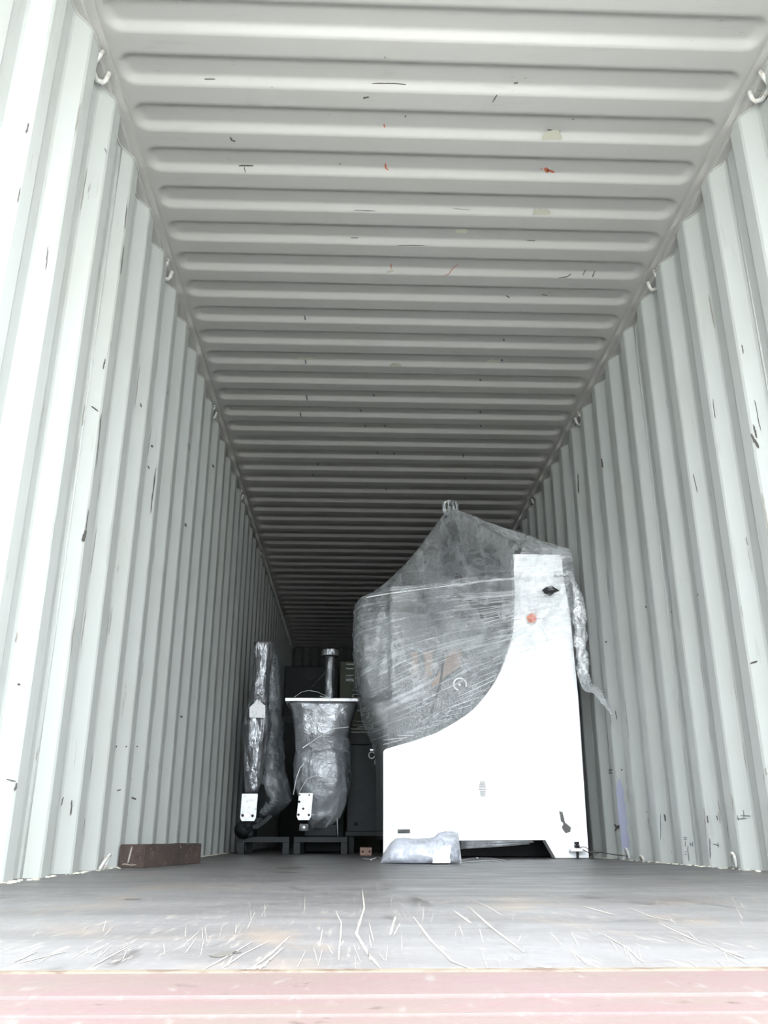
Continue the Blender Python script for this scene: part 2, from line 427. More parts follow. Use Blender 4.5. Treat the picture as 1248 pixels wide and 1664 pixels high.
marks('scratches', DECK, fl, floor_pt, Z, [
    ((588, 1440), (592, 1475), (579, 1517), (598, 1550), (618, 1573), .008), ((643, 1488), (634, 1520), .008), ((672, 1490), (700, 1528), (735, 1562), (768, 1575), .007),
    ((762, 1474), (800, 1508), (852, 1547), .008), ((738, 1480), (765, 1500), .010), ((836, 1443), (900, 1456), (940, 1465), .012), ((945, 1472), (1000, 1487), .012),
    ((1010, 1470), (1060, 1490), (1110, 1500), .008), ((980, 1518), (1020, 1540), (1040, 1560), .006), ((1070, 1500), (1130, 1528), .006), ((1168, 1540), (1210, 1556), .010),
    ((430, 1568), (400, 1577), .02), ((330, 1576), (380, 1548), (410, 1530), .005), ((360, 1574), (395, 1550), (440, 1528), .005), ((405, 1576), (440, 1550), (470, 1522), .006),
    ((420, 1576), (460, 1540), .006), ((150, 1570), (190, 1548), (215, 1535), .005), ((25, 1562), (60, 1545), .008), ((30, 1565), (110, 1545), .006), ((545, 1480), (555, 1500), (550, 1560), .004),
    ((380, 1454), (420, 1455), .010), ((530, 1426), (560, 1427), .012), ((440, 1473), (450, 1473), .012), ((700, 1465), (780, 1478), .006), ((1170, 1543), (1200, 1548), .006),
    ((600, 1500), (607, 1530), .003), ((735, 1450), (790, 1472), (820, 1490), .006), ((1180, 1438), (1240, 1446), .010), ((640, 1520), (650, 1500), .004), ((870, 1570), (905, 1574), .009), ((930, 1571), (955, 1574), .010)], wk=.4)
for k in range(0): pass
marks('fine_scratches', DECK, fl, floor_pt, Z, [((x, y), (x+d*(x-576)/400*.5*random.uniform(.4, 1.3)+random.uniform(-12, 12), y+d*.55), random.uniform(.0004, .0012)) for x, y, d in [(random.uniform(20, 1230), random.uniform(1430, 1560), random.uniform(10, 50)) for _ in range(190)] if y+d*.55 < 1575])
marks('oil_stains', DIRTM, fl, floor_pt, Z, [((455, 1418), (478, 1417), .10), ((462, 1412), (480, 1409), .10), ((215, 1460), (218, 1462), .03), ((350, 1555), (380, 1545), .02)])
marks('rust_marks', RUSTM, ceil, ceil_pt, Z, [((624, 201), (625, 207), .006), ((626, 265), (627, 273), .008), ((626, 272), (631, 276), .006), ((886, 272), (890, 280), .016), ((889, 275), (901, 280), .010),
    ((878, 273), (882, 275), .005), ((745, 428), (722, 448), .004), ((635, 428), (636, 436), .005)])
marks('scuff_marks', DIRTM, ceil, ceil_pt, Z, [((604, 135), (640, 135), (660, 137), .006), ((590, 159), (600, 157), .008), ((374, 222), (377, 228), (383, 229), .008), ((388, 269), (412, 269), .010), ((397, 270), (399, 280), .004),
    ((800, 166), (808, 153), .005), ((332, 128), (350, 128), .006), ((889, 210), (911, 213), .005), ((835, 135), (842, 134), .006), ((625, 92), (626, 93), .008), ((658, 188), (660, 189), .008),
    ((931, 193), (932, 194), .008), ((552, 265), (553, 267), .006), ((570, 386), (582, 386), .006), ((908, 452), (928, 443), .007), ((947, 445), (952, 438), .005), ((962, 447), (967, 440), .006), ((575, 340), (610, 342), .004),
    ((855, 390), (870, 391), .005), ((735, 338), (765, 340), .003), ((645, 398), (690, 398), .004), ((822, 480), (828, 483), .007), ((880, 478), (890, 480), .006)])
marks('cream_stains', CREAM, ceil, ceil_pt, Z, [((880, 226), (912, 226), .085), ((865, 347), (893, 347), .07), ((480, 584), (512, 584), .05), ((633, 590), (652, 590), .06), ((628, 440), (640, 438), .03), ((790, 588), (812, 588), .05), ((740, 375), (760, 375), .03)])
marks('weld_nicks', INK, ceil, ceil_pt, Z, [((x, y), (x+1.2, y+4), .010) for x, y in ((488, 669), (498, 642), (586, 665), (593, 690), (625, 690), (780, 667), (781, 690), (516, 752), (508, 770), (627, 792), (752, 738), (755, 775), (607, 640), (818, 550), (815, 583), (496, 583), (495, 513), (780, 615), (613, 733), (640, 735))])
lm = [((44, 200), (40, 216), .010), ((30, 305), (26, 330), .006), ((205, 330), (201, 372), .006), ((200, 400), (195, 445), .020), ((169, 583), (166, 600), .012), ((147, 660), (158, 668), .012), ((163, 672), (155, 760), .012),
    ((142, 827), (137, 870), .008), ((138, 862), (132, 880), .03), ((227, 655), (228, 662), .02), ((270, 635), (271, 642), .02), ((252, 760), (243, 835), .014), ((245, 723), (246, 727), .03), ((305, 722), (307, 732), .025), ((239, 757), (241, 762), .02),
    ((24, 1272), (22, 1285), .012), ((8, 1266), (24, 1270), .006), ((115, 1300), (113, 1325), .012), ((101, 1295), (97, 1310), .008), ((195, 1283), (188, 1285), .012), ((212, 1296), (220, 1299), .016), ((292, 1163), (295, 1166), .03), ((26, 1111), (31, 1113), .012),
    ((188, 1213), (187, 1213.5), .02), ((204, 1213), (203, 1213.5), .02), ((222, 1213), (221, 1213.5), .02), ((300, 850), (301, 856), .03), ((168, 240), (171, 248), .008), ((345, 755), (346, 760), .04), ((76, 400), (72, 440), .006)]
rm = [((1228, 650), (1238, 700), .006), ((1222, 705), (1235, 728), .020), ((1226, 690), (1232, 712), .014), ((1207, 560), (1210, 575), .008), ((1160, 648), (1164, 680), .008), ((1128, 770), (1135, 800), .008), ((978, 745), (981, 760), .03), ((940, 770), (941, 802), .02),
    ((1001, 1155), (1004, 1170), .012), ((990, 1252), (996, 1251), .02), ((990, 1256), (996, 1256), .02), ((1011, 1250), (1012, 1252), .02), ((999, 1340), (1007, 1345), .03), ((1000, 1350), (1008, 1341), .03), ((985, 1042), (987, 1044), .02),
    ((1221, 1078), (1233, 1074), .012), ((1151, 1325), (1152, 1338), .014), ((1166, 1325), (1168, 1333), .010), ((1092, 993), (1093, 996), .02), ((1081, 1323), (1083, 1335), .018), ((1200, 1325), (1202, 1333), .006), ((1050, 985), (1052, 988), .02), ((1135, 965), (1136, 968), .02)]
marks('scrape_marks', DIRTM, wl, wall_pt, X, lm, wk=.42); marks('scrape_marks', DIRTM, wr_, wall_pt, X, rm, wk=.42)
marks('blue_streak', BLUE, wr_, wall_pt, X, [((1007, 1266), (1013, 1330), (1020, 1392), .045)], 'violet blue paint streak down the recess')
fr_ = random.Random(4)
def fine(side):
    r = []
    for _ in range(150):
        kk = fr_.randint(0, 14); y = WPH+kk*WP+fr_.choice((.0, .08, .228, .228, .15))+fr_.uniform(-.008, .008); z = fr_.choice((fr_.uniform(.05, .5), fr_.uniform(.1, 1.5), fr_.uniform(.5, 2.3)))
        n_ = fr_.randint(3, 9); h = fr_.uniform(.02, .22) if z > .5 else fr_.uniform(.01, .08)
        r.append(([Vector((wall_x(side, y+.004*noise.noise(Vector((i*.7, y*9, 0))))-side*.0022, y+.004*noise.noise(Vector((i*.7, y*9, 0))), z+h*i/n_)) for i in range(n_+1)], fr_.uniform(.0012, .005)))
    return r
for sd, wo in ((-1, wl), (1, wr_)):
    bm = bmesh.new()
    for P_, W_ in fine(sd): ribbon(bm, P_, W_, X, 0)
    hug(bm)
    me = bpy.data.meshes.new('edge_scrapes'); bm.to_mesh(me); bm.free()
    me_obj('edge_scrapes', me, SCRA, wo, 'stuff')
# handwritten strokes near the foot of the right wall
marks('marker_writing', INK, wr_, wall_pt, X, [((1112, 1361), (1118, 1361), .003), ((1112, 1364), (1118, 1364), .003), ((1115, 1367), (1115, 1376), .003), ((1119, 1374), (1121, 1400), .004), ((1123, 1368), (1124, 1376), .003), ((1123, 1372), (1127, 1372), .003), ((1127, 1368), (1127, 1376), .003),
    ((1114, 1384), (1118, 1384), .003), ((1114, 1388), (1118, 1388), .003), ((1160, 1371), (1170, 1374), .003), ((1168, 1369), (1169, 1377), .003), ((1155, 1362), (1156, 1395), .004), ((1205, 1325), (1222, 1326), .003), ((1210, 1316), (1211, 1330), .003), ((1200, 1331), (1215, 1330), .003), ((1075, 1322), (1075, 1365), .003)])
# crumbs of dry sealant along the foot of the walls
b = MB()
for s in (-1, 1):
    for i in range(190):
        y = random.uniform(1.9, 7.0); x = s*(WX-.004-abs(random.gauss(0, .012))); r = random.uniform(.002, .007)
        b.box(x-r, x+r, y-r*1.2, y+r*1.2, .0, r*.6, rot=(Vector((x, y, 0)), random.random()*3, 'Z'))
crumb = b.build('sealant_crumbs', CREAM, fl, kind='stuff')

# ---------------------------------------------------------------- lashing rings
def top_ring(side, y, label):
    x = side*1.212
    pts = [(side*1.176, y-.045, ZR+.012), (side*1.186, y-.050, ZR-.020), (side*1.195, y-.046, ZR-.034), (x, y-.030, ZR-.040), (x, y, ZR-.042), (x, y+.030, ZR-.040), (side*1.195, y+.046, ZR-.034), (side*1.186, y+.050, ZR-.020), (side*1.176, y+.045, ZR+.012)]
    o = MB().tube(pts, .010, 8).build('lashing_ring', RING, None, True)
    me = o.data
    for v in me.vertices: v.co -= Vector((x, y, ZR-.04))
    o.location = (x, y, ZR-.04)
    return tag(o, label, 'ring', 'lashing rings under the roof rails')
for s, wn in ((-1, 'left'), (1, 'right')):
    for y, w_ in ((2.34, 'nearest the viewer'), (3.51, 'second from the viewer'), (5.0, 'third from the viewer'), (6.45, 'fourth from the viewer'), (7.95, 'farthest one still visible')):
        top_ring(s, y, 'painted steel lashing ring under the %s roof rail, %s' % (wn, w_))
def low_ring(px, py, lean, label, h=.055):
    s = -1 if px < 576 else 1
    y = on_x(px, py, s*WX).y; x = s*(WX-.005)
    pts = []
    for i in range(13):
        t = i/12*PI; pts.append((x-s*(.006+.018*math.sin(t)), y+.026*math.cos(t)+lean*math.sin(t), .002+h*math.sin(t)))
    o = MB().tube(pts, .0058, 8).build('lashing_ring', RING, None, True)
    for v in o.data.vertices: v.co -= Vector((x, y, 0))
    o.location = (x, y, 0)
    return tag(o, label, 'ring', 'lashing rings at floor level')
low_ring(160, 1408, .03, 'pale lashing ring at the foot of the left wall before the timber block', .05)
low_ring(1024, 1396, -.04, 'lashing ring at the foot of the right wall, tied to the wire')
low_ring(1196, 1407, -.05, 'white lashing ring lying against the right wall nearest the viewer')
low_ring(1049, 1399, -.02, 'small low lashing ring just in front of the tied one, right wall', .025)

# ---------------------------------------------------------------- timber block
t = Vector((-1.172, 3.66, 0)); a = Vector((-1.06, 3.60, 0)); c = Vector((-.948, 4.25, 0)); d = t+(c-a)
bm = bmesh.new(); H_ = .0845
rows = []
NS = 14
for i in range(NS+1):
    u = i/NS; r = []
    for (p, q, z) in ((t, d, 0), (a, c, 0), (a, c, .25), (a, c, .5), (a, c, .75), (a, c, 1), (t, d, 1)):
        v = p.lerp(q, u); j = .0022*noise.noise(Vector((u*7, z*3, p.x*5)))
        r.append(bm.verts.new((v.x+j, v.y, z*H_+(j if z == 1 else 0))))
    rows.append(r)
for i in range(NS):
    for j in range(7): bm.faces.new((rows[i][j], rows[i][(j+1) % 7], rows[i+1][(j+1) % 7], rows[i+1][j]))
bm.faces.new(rows[0][::-1]); bm.faces.new(rows[-1])
bmesh.ops.recalc_face_normals(bm, faces=bm.faces)
es = [e for e in bm.edges if e.calc_face_angle(0) > .9]
bmesh.ops.bevel(bm, geom=es, offset=.003, segments=2, affect='EDGES')
me = bpy.data.meshes.new('timber_block'); bm.to_mesh(me); bm.free()
for v in me.vertices: v.co -= t
o = me_obj('timber_block', me, WOOD); o.location = t
tag(o, 'dark brown weathered timber beam lying against the left wall', 'timber')
fn = (a-t).cross(Vector((0, 0, 1))).normalized()*.0012
def on_end(u, v): return t+(a-t)*u+Vector((0, 0, H_*v))+Vector((0, -.0022, 0))
bm = bmesh.new(); ribbon(bm, [on_end(.48-.10*i/8, .92-.72*i/8) for i in range(9)], .006, Vector((0, 1, 0)), 0)
ribbon(bm, [on_end(.15+.08*i, .14+.02*math.sin(i)) for i in range(8)], .004, Vector((0, 1, 0)), 0)
me = bpy.data.meshes.new('gouge'); bm.to_mesh(me); bm.free()
me_obj('gouge', me, DECK, o, 'stuff', 'pale splintered gouge on the end grain')

# ---------------------------------------------------------------- the large film-wrapped machine
MY = 5.10
M = thing('wrapped_machine', 'large white machine shrouded in stretch film peaking near the roof, by the right wall', 'machine', (.5, 5.1, 0))
curve = [(.726, 1.77), (.724, 1.56), (.716, 1.43), (.700, 1.28), (.676, 1.19), (.642, 1.106), (.614, 1.04), (.581, .982), (.540, .922), (.495, .868), (.455, .825), (.411, .788), (.329, .735), (.220, .676), (.087, .630), (-.055, .590)]
outl = curve+[(-.075, .584), (-.086, .572), (-.086, .004), (.017, .004), (.045, .092), (.818, .097), (.869, .004), (1.055, .004), (1.060, .40), (1.066, .9), (1.055, 1.4), (1.035, 1.60), (1.030, 1.755), (1.020, 1.77)]
b = MB(); b.prism(outl, MY, MY+.09); b.build('side_plate', WHITE, M, bevel=.004)
b = MB(); b.box(.735, 1.022, MY+.091, MY+.42, .30, 1.765, .006).build('column', OFFW, M)
# far side plate of the frame, and the wrapped body between the plates
b = MB(); b.prism([(max(x, .10) if x < .5 else x-.03, z-.004 if z > .1 else z) for x, z in outl if x > -.06 or z < .01 or True], 6.12, 6.20); b.build('side_plate', WHITE, M)
# body: bevelled, slightly bulging panels
def blob_box(name, x0, x1, y0, y1, z0, z1, mat, par, amp=.01, nx=14, ny=8, nz=16, taper=0, label=None, r=.03):
    bm = bmesh.new(); bmesh.ops.create_cube(bm, size=2)
    bmesh.ops.subdivide_edges(bm, edges=bm.edges[:], cuts=9, use_grid_fill=True)
    for v in bm.verts:
        p = v.co.copy(); q = Vector([math.copysign(abs(c)**.8, c) for c in p])
        k = 1/max(1, (abs(q.x)**9+abs(q.y)**9+abs(q.z)**9)**(1/9)); q *= k
        tz = (q.z+1)/2; tp = 1-taper*(1-tz)
        w = Vector(((x0+x1)/2+q.x*(x1-x0)/2*tp, (y0+y1)/2+q.y*(y1-y0)/2, (z0+z1)/2+q.z*(z1-z0)/2))
        w += q.normalized()*amp*noise.fractal(w*5, 1, 2, 3)
        v.co = w
    me = bpy.data.meshes.new(name); bm.to_mesh(me); bm.free(); me.shade_smooth()
    return me_obj(name, me, mat, par, label=label)
blob_box('body', -.03, .735, 5.22, 6.10, .12, 1.42, BUB, M, .015, label='dark machine body under bubble wrap')
blob_box('tool_housing', -.20, .34, 5.26, 6.05, .92, 1.45, BUB, M, .02)
blob_box('drive_housing', .20, .40, 5.40, 5.75, 1.40, 1.72, BUB, M, .015, label='pale housing dimly seen inside the film tent')
blob_box('motor_box', .47, .70, 5.40, 5.90, 1.42, 1.92, DARK, M, .01, label='dark box dimly seen inside the film tent')
MB().cyl((.395, 5.60, 1.74), (.395, 5.60, 2.10), .075, .06).build('lifting_post', DARK, M, True)
hk = [(.395+.045*math.sin(t_/8*2*PI), 5.60, 2.165+.055*math.cos(t_/8*2*PI)) for t_ in range(8)]
MB().tube(hk, .013, 8, True).build('lifting_eye', BLACK, M, True)
# brown packing strips leaning against the body
for pts in (((455, 690), (515, 690), (505, 760), (445, 800), (385, 855), (378, 835), (430, 760)), ((345, 695), (385, 695), (380, 800), (352, 810)), ((290, 700), (318, 700), (320, 800), (300, 800))):
    pp = [on_y(560+x/2.684, 800+y/2.684, 5.20) for x, y in pts]
    MB().prism([(p.x, p.z) for p in pp], 5.196, 5.204).build('packing_strip', COPPER, M)
MB().prism([(.195, .80), (.206, .80), (.27, 1.0), (.297, 1.17), (.282, 1.17), (.257, 1.0)], 5.188, 5.195).build('edge_strip', CAB, M)
# ring emblem with a short tail on the dark body
e = on_y(560+503/2.684, 800+838/2.684, 5.19)
rg = [(e.x+.038*math.cos(t_), 5.185, e.z+.036*math.sin(t_)) for t_ in [(-.45+i/22*4.9) for i in range(23)]]
MB().tube(rg, .005, 6).build('ring_emblem', LABEL, M, True)
MB().box(e.x-.010, e.x+.004, 5.180, 5.190, e.z-.010, e.z+.004, .002).build('emblem_dot', LABEL, M)
MB().box(.0, .98, 5.60, 5.66, .004, .14).build('rear_skirt', BLACK, M)
# details on the white plate
def px_(x, y, Y=MY): return on_y(560+x/2.684, 800+y/2.684, Y)
def bolt(px, py, r=.012, mat=STEEL, par=M, Y=MY, n=12):
    p = on_y(px, py, Y); return MB().cyl((p.x, Y-.012, p.z), (p.x, Y+.002, p.z), r, n=n).build('bolt', mat, par)
for q in ((639, 1339), (642, 1360), (911, 1339), (940, 1340), (924, 1371)): bolt(*q, mat=WHITE)
p = on_y(863, 1006, MY)
MB().cyl((p.x, MY-.035, p.z), (p.x, MY+.002, p.z), .026, .030, 20).build('stop_button', ORANGE, M, True, label='orange-red push button')
MB().cyl((p.x, MY-.012, p.z), (p.x, MY+.002, p.z), .037, n=20).build('button_collar', LABEL, M, True)
# louvre slots: thin dark raised slats
for i in range(10):
    z = .405-i*.0085; wv = .038*(1-.35*abs(i-4.5)/4.5)
    MB().box(.478-wv/2-random.uniform(0, .006), .478+wv/2, MY-.003, MY+.001, z, z+.0036).build('louvre', DIRTM, M)
p = on_y(656, 1350, MY); MB().box(p.x-.034, p.x+.036, MY-.004, MY+.001, p.z-.014, p.z+.008).build('slot', BLACK, M, bevel=.001)
p = on_y(917, 1341, MY)
MB().prism([(p.x-.024, p.z+.075), (p.x-.006, p.z+.07), (p.x+.004, p.z+.015), (p.x+.036, p.z-.012), (p.x+.030, p.z-.035), (p.x+.004, p.z-.042), (p.x-.012, p.z-.02)], MY-.004, MY+.001).build('hand_hole', DIRTM, M)
p = on_y(893, 958, MY-.07)
MB().prism([(q_.x, q_.z) for q_ in [on_y(870+x/5.943, 900+y/5.943, MY-.07) for x, y in ((62, 350), (105, 322), (150, 298), (180, 325), (230, 355), (185, 372), (148, 402), (95, 382))]], MY-.075, MY-.06).build('corner_bracket', BLACK, M, label='black bracket showing through a tear in the film')
MB().box(p.x-.02, p.x+.02, MY-.062, MY+.004, p.z-.018, p.z+.018).build('bracket_arm', BLACK, M)
# levelling clamp and bolt at the right foot
p = on_y(938, 1381, 5.06)
MB().box(p.x-.042, p.x+.038, 5.03, 5.10, p.z-.008, p.z+.008, .002).build('foot_clamp', WHITE, M)
MB().cyl((p.x, 5.06, .001), (p.x, 5.06, p.z+.03), .007, n=12).build('levelling_screw', BLACK, M)
MB().cyl((p.x, 5.06, p.z+.010), (p.x, 5.06, p.z+.024), .015, n=6).cyl((p.x, 5.06, p.z+.026), (p.x, 5.06, p.z+.042), .013, n=16).build('screw_nut', BLACK, M)

# film shell
def lerp_tab(tab, z):
    if z <= tab[0][0]: return tab[0][1:]
    for a_, b_ in zip(tab, tab[1:]):
        if z <= b_[0]:
            u = (z-a_[0])/(b_[0]-a_[0]); return tuple(p_+(q_-p_)*u for p_, q_ in zip(a_[1:], b_[1:]))
    return tab[-1][1:]
# z, xL, xR, yFront(left), yFront(right)
tab = [(.10, -.094, 1.068, 5.085, 5.085), (.58, -.096, 1.072, 5.08, 5.08), (.70, -.125, 1.074, 5.085, 5.075), (.86, -.185, 1.078, 5.10, 5.07), (1.04, -.228, 1.082, 5.15, 5.065), (1.25, -.248, 1.092, 5.20, 5.05), (1.42, -.256, 1.10, 5.22, 5.02), (1.50, -.245, 1.10, 5.22, 5.01), (1.56, -.205, 1.098, 5.24, 5.015)]
NU, NV, NT = 220, 90, 46
def foot(u, xl, xr, yl, yr, yb=6.26, r=.05):
    """u in 0..1: front from left to right, then right side, back, left"""
    if u < .5: s = u/.5; x = xl+(xr-xl)*s; y = yl+(yr-yl)*min(1, s*2.2); nx, ny = 0, -1
    elif u < .66: s = (u-.5)/.16; x = xr; y = yr+(yb-yr)*s; nx, ny = 1, 0
    elif u < .84: s = (u-.66)/.18; x = xr+(xl-xr)*s; y = yb; nx, ny = 0, 1
    else: s = (u-.84)/.16; x = xl; y = yb+(yl-yb)*s; nx, ny = -1, 0
    return x, y, nx, ny
def round_foot(u, args, w=.008):
    sx_ = sy_ = nx_ = ny_ = 0
    for k in (-2, -1, 0, 1, 2):
        x, y, a_, b_ = foot((u+k*w) % 1, *args); sx_ += x/5; sy_ += y/5; nx_ += a_/5; ny_ += b_/5
    return sx_, sy_, nx_, ny_
vs = []; fs = []
for j in range(NV+1):
    for i in range(NU):
        u = i/NU
        s = min(u/.5, 1) if u < .5 else max(0, 1-(u-.5)/.3)
        up_ = max(0, min(1, (s-.70)/.05))-.75*max(0, min(1, (s-.965)/.035)); up_ = up_*up_*(3-2*up_) if up_ < 1 else 1
        ztop = 1.54+.14*s**1.5; ztop += (1.782-ztop)*up_
        z = .10+(ztop-.10)*j/NV
        args = lerp_tab(tab, .10+(1.56-.10)*j/NV)
        x, y, nx_, ny_ = round_foot(u, args)
        v = Vector((x, y, z))
        # tension folds: fan out from the top right corner and from the left shoulder
        ang = math.atan2(z-1.55, x-1.05)
        amp = .010+.012*min(1, max(0, (z-.6)/.6))
        if u < .5:
            g1 = abs(noise.noise(Vector((ang*9, 3, .5)))); g2 = noise.fractal(Vector((x*4.5, 1, z*11)), 1, 2, 4)
            w_ = max(0, 1-(x+.25)/.6)
            g3 = abs(noise.noise(Vector((x*13, 7, z*2.2))))*w_
            if z < .62+.6*max(0, x): amp *= .55
            dd = amp*(1.2*g1+.7*g2+1.4*g3)-.004
        else: dd = amp*(noise.fractal(v*5, 1, 2, 4)+.4)
        v += Vector((nx_, ny_, 0))*dd
        if u < .5 and v.y > MY-.016: v.y = min(v.y, MY-.016) if x > -.05 else v.y
        vs.append(v)
for j in range(NV):
    for i in range(NU):
        a_ = j*NU+i; b_ = j*NU+(i+1) % NU; fs.append((a_, b_, b_+NU, a_+NU))
fo_ = mesh_obj('stretch_film', vs, fs, FILM, M, True, label='clear stretch film wrapped round the sides in many tight bands')
def band_v(v):
    T_ = [(.0, .12), (.6, .30), (.8, .42), (1.05, .50), (1.3, .22), (1.5, .08), (1.8, .08)]
    for a_, c_ in zip(T_, T_[1:]):
        if v.z <= c_[0]: sl = a_[1]+(c_[1]-a_[1])*(v.z-a_[0])/(c_[0]-a_[0]); break
    return v.z-v.x*sl
uvl = fo_.data.uv_layers.new(name='band')
for lp in fo_.data.loops:
    v = fo_.data.vertices[lp.vertex_index].co; uvl.data[lp.index].uv = (v.x+v.y*.7, band_v(v))
# tent from the shoulder line up to the peak
peak = Vector((.398, 5.60, 2.262))
top = [v.copy() for v in vs[NV*NU:]]
vs2 = []; fs2 = []
for j in range(NT+1):
    q = j/NT
    for i in range(NU):
        p0 = top[i]; u = i/NU
        rad = (p0-peak); rad.z = 0; ex = peak+Vector((rad.x, rad.y, 0)).normalized()*.022
        x = p0.x+(ex.x-p0.x)*q; y = p0.y+(ex.y-p0.y)*q
        left = max(0, min(1, (peak.x-p0.x)/.4))
        pw = 1+.28*left+.06
        z = p0.z+(peak.z-p0.z)*(q**pw)
        fold = abs(noise.noise(Vector((math.cos(u*2*PI)*9, math.sin(u*2*PI)*9, 2))))
        v = Vector((x, y, z))
        k = math.sin(PI*min(q*1.05, 1))*1.25
        v -= Vector((rad.x, rad.y, -.3)).normalized()*fold*.05*k
        v += Vector((0, 0, 1))*.012*k*noise.noise(v*7)
        if .715 < v.x < 1.045 and 5.0 < v.y < 5.54: v.z = max(v.z, 1.776+.002*noise.noise(v*20))
        vs2.append(v)
for j in range(NT):
    for i in range(NU):
        a_ = j*NU+i; b_ = j*NU+(i+1) % NU; fs2.append((a_, b_, b_+NU, a_+NU))
mesh_obj('film_tent', vs2, fs2, FILMT, M, True, label='thin film drawn up into a tent above the machine')
# gathered knot at the peak
b = MB()
for k in range(9):
    a_ = k/9*2*PI+.2; r0 = .035+.02*random.random()
    pts = [peak+Vector((math.cos(a_)*.02, math.sin(a_)*.02, -.06-.08*random.random())), peak+Vector((math.cos(a_)*r0, math.sin(a_)*r0, -.01)), peak+Vector((math.cos(a_)*r0*1.1, math.sin(a_)*r0, .035)), peak+Vector((math.cos(a_+.6)*.015, math.sin(a_+.6)*.015, .045+.02*random.random()))]
    b.tube(pts, [.004, .009, .011, .004], 7)
b.build('film_knot', FILMC, M, True, label='gathered knot of film at the peak')
# tight twisted bands
def strand(name, pts, r, mat, par, sag=0):
    P_ = []
    for a_, b_ in zip(pts, pts[1:]):
        for i in range(10):
            q = i/10; v = a_.lerp(b_, q); v.z -= sag*math.sin(PI*q); P_.append(v+Vector((0, .002*noise.noise(v*14), .002*noise.noise(v*9))))
    P_.append(pts[-1])
    R_ = [r*(.6+.7*abs(noise.noise(p_*12))) for p_ in P_]
    return MB().tube(P_, R_, 6).build(name, mat, par, True)
FW_ = Mat('twisted_film_band', (.88, .9, .92), .25, 0, .8).m
def fy(x): return 5.20-.165*min(1, (x+.25)/1.3) -.022
def fpt(x, y, d=0):
    p = px_(x, y, 5.06); return px_(x, y, fy(p.x)-d)
strand('film_band', [fpt(95, 458), fpt(200, 440), fpt(420, 412), fpt(640, 385), fpt(820, 368), fpt(925, 362)], .0042, FW_, M)
strand('film_band', [fpt(190, 428), fpt(450, 400), fpt(600, 345), fpt(740, 343)], .0012, FW_, M)
b = MB()
for k in range(34):
    # bands converging on the top right corner, and along the curved edge of the plate
    if k < 18:
        y0_ = 425+k*9+random.uniform(-3, 3); a_ = fpt(500+random.uniform(-60, 120), y0_+20); c_ = fpt(860+random.uniform(-20, 70), 425+k*5)
    else:
        t_ = (k-18)/15; cx = 230+t_*470; ci = min(int(t_*9), 9)
        P0 = [(190, 1110), (260, 1085), (330, 1062), (400, 1035), (460, 1000), (520, 955), (570, 905), (610, 855), (645, 800), (680, 740), (705, 690)]
        s_i = t_*9; i0 = int(s_i); f_ = s_i-i0; x1 = P0[i0][0]+(P0[i0+1][0]-P0[i0][0])*f_; y1 = P0[i0][1]+(P0[i0+1][1]-P0[i0][1])*f_
        ln = random.uniform(60, 150); sl = .28+.42*t_
        a_ = fpt(max(x1-ln*.7, 168), y1+ln*sl*.55-30); c_ = fpt(x1+ln*.45, y1-ln*sl*.6-8)
    q = [a_.lerp(c_, i/8)+Vector((0, -.004, .004*noise.noise(Vector((i*.7, k, 0))))) for i in range(9)]
    b.tube(q, [random.uniform(.0006, .0016)]*9, 4)
b.build('film_strands', FW_, M, True, kind='stuff')
# twisted tail of film hanging at the right corner
tl = [(180, 195, .020), (260, 190, .022), (330, 190, .020), (375, 300, .022), (412, 420, .040), (425, 540, .052), (430, 680, .050), (432, 800, .046), (440, 930, .042), (455, 1060, .046), (470, 1180, .042), (500, 1280, .034), (585, 1320, .026), (650, 1390, .026), (700, 1480, .018), (740, 1560, .008)]
rings = []; NN = 20; P_ = []
for i, (x, y, r) in enumerate(tl):
    P_.append((on_y(870+x/5.943, 900+y/5.943, (4.97-.28*max(0, (i-10)/5)) if i > 2 else 5.0), r))
Q = []
for (p0, r0), (p1, r1) in zip(P_, P_[1:]):
    for k in range(8): Q.append((p0.lerp(p1, k/8), r0+(r1-r0)*k/8))
Q.append(P_[-1])
vs = []; fs = []
for i, (p_, r) in enumerate(Q):
    tt = (Q[min(i+1, len(Q)-1)][0]-Q[max(i-1, 0)][0]).normalized(); a_ = tt.cross(Vector((0, 1, 0))).normalized(); b_ = tt.cross(a_)
    for k in range(NN):
        an = 2*PI*k/NN+i*.08; rr = r*(.72+.55*noise.noise(Vector((math.cos(an)*1.8, math.sin(an)*1.8, i*.16)))+.25*noise.noise(Vector((k*.9, i*.6, 4))))
        vs.append(p_+a_*math.cos(an)*rr+b_*math.sin(an)*rr*.55)
for i in range(len(Q)-1):
    for k in range(NN): fs.append((i*NN+k, i*NN+(k+1) % NN, (i+1)*NN+(k+1) % NN, (i+1)*NN+k))
mesh_obj('film_tail', vs, fs, FILMC, M, True, label='loose twisted tail of film hanging at the right corner')
# film stretched across the gap under the plate
b = MB()
for k in range(9):
    a_ = px_(505, 1522+k*4, MY-.02); c_ = px_(820+random.uniform(-80, 20), 1520+k*1.6, MY-.02)
    b.tube([a_.lerp(c_, i/6)+Vector((0, 0, -.002*math.sin(i/6*PI))) for i in range(7)], .0016, 5)
b.build('film_strands', HOPF, M, True, kind='stuff')

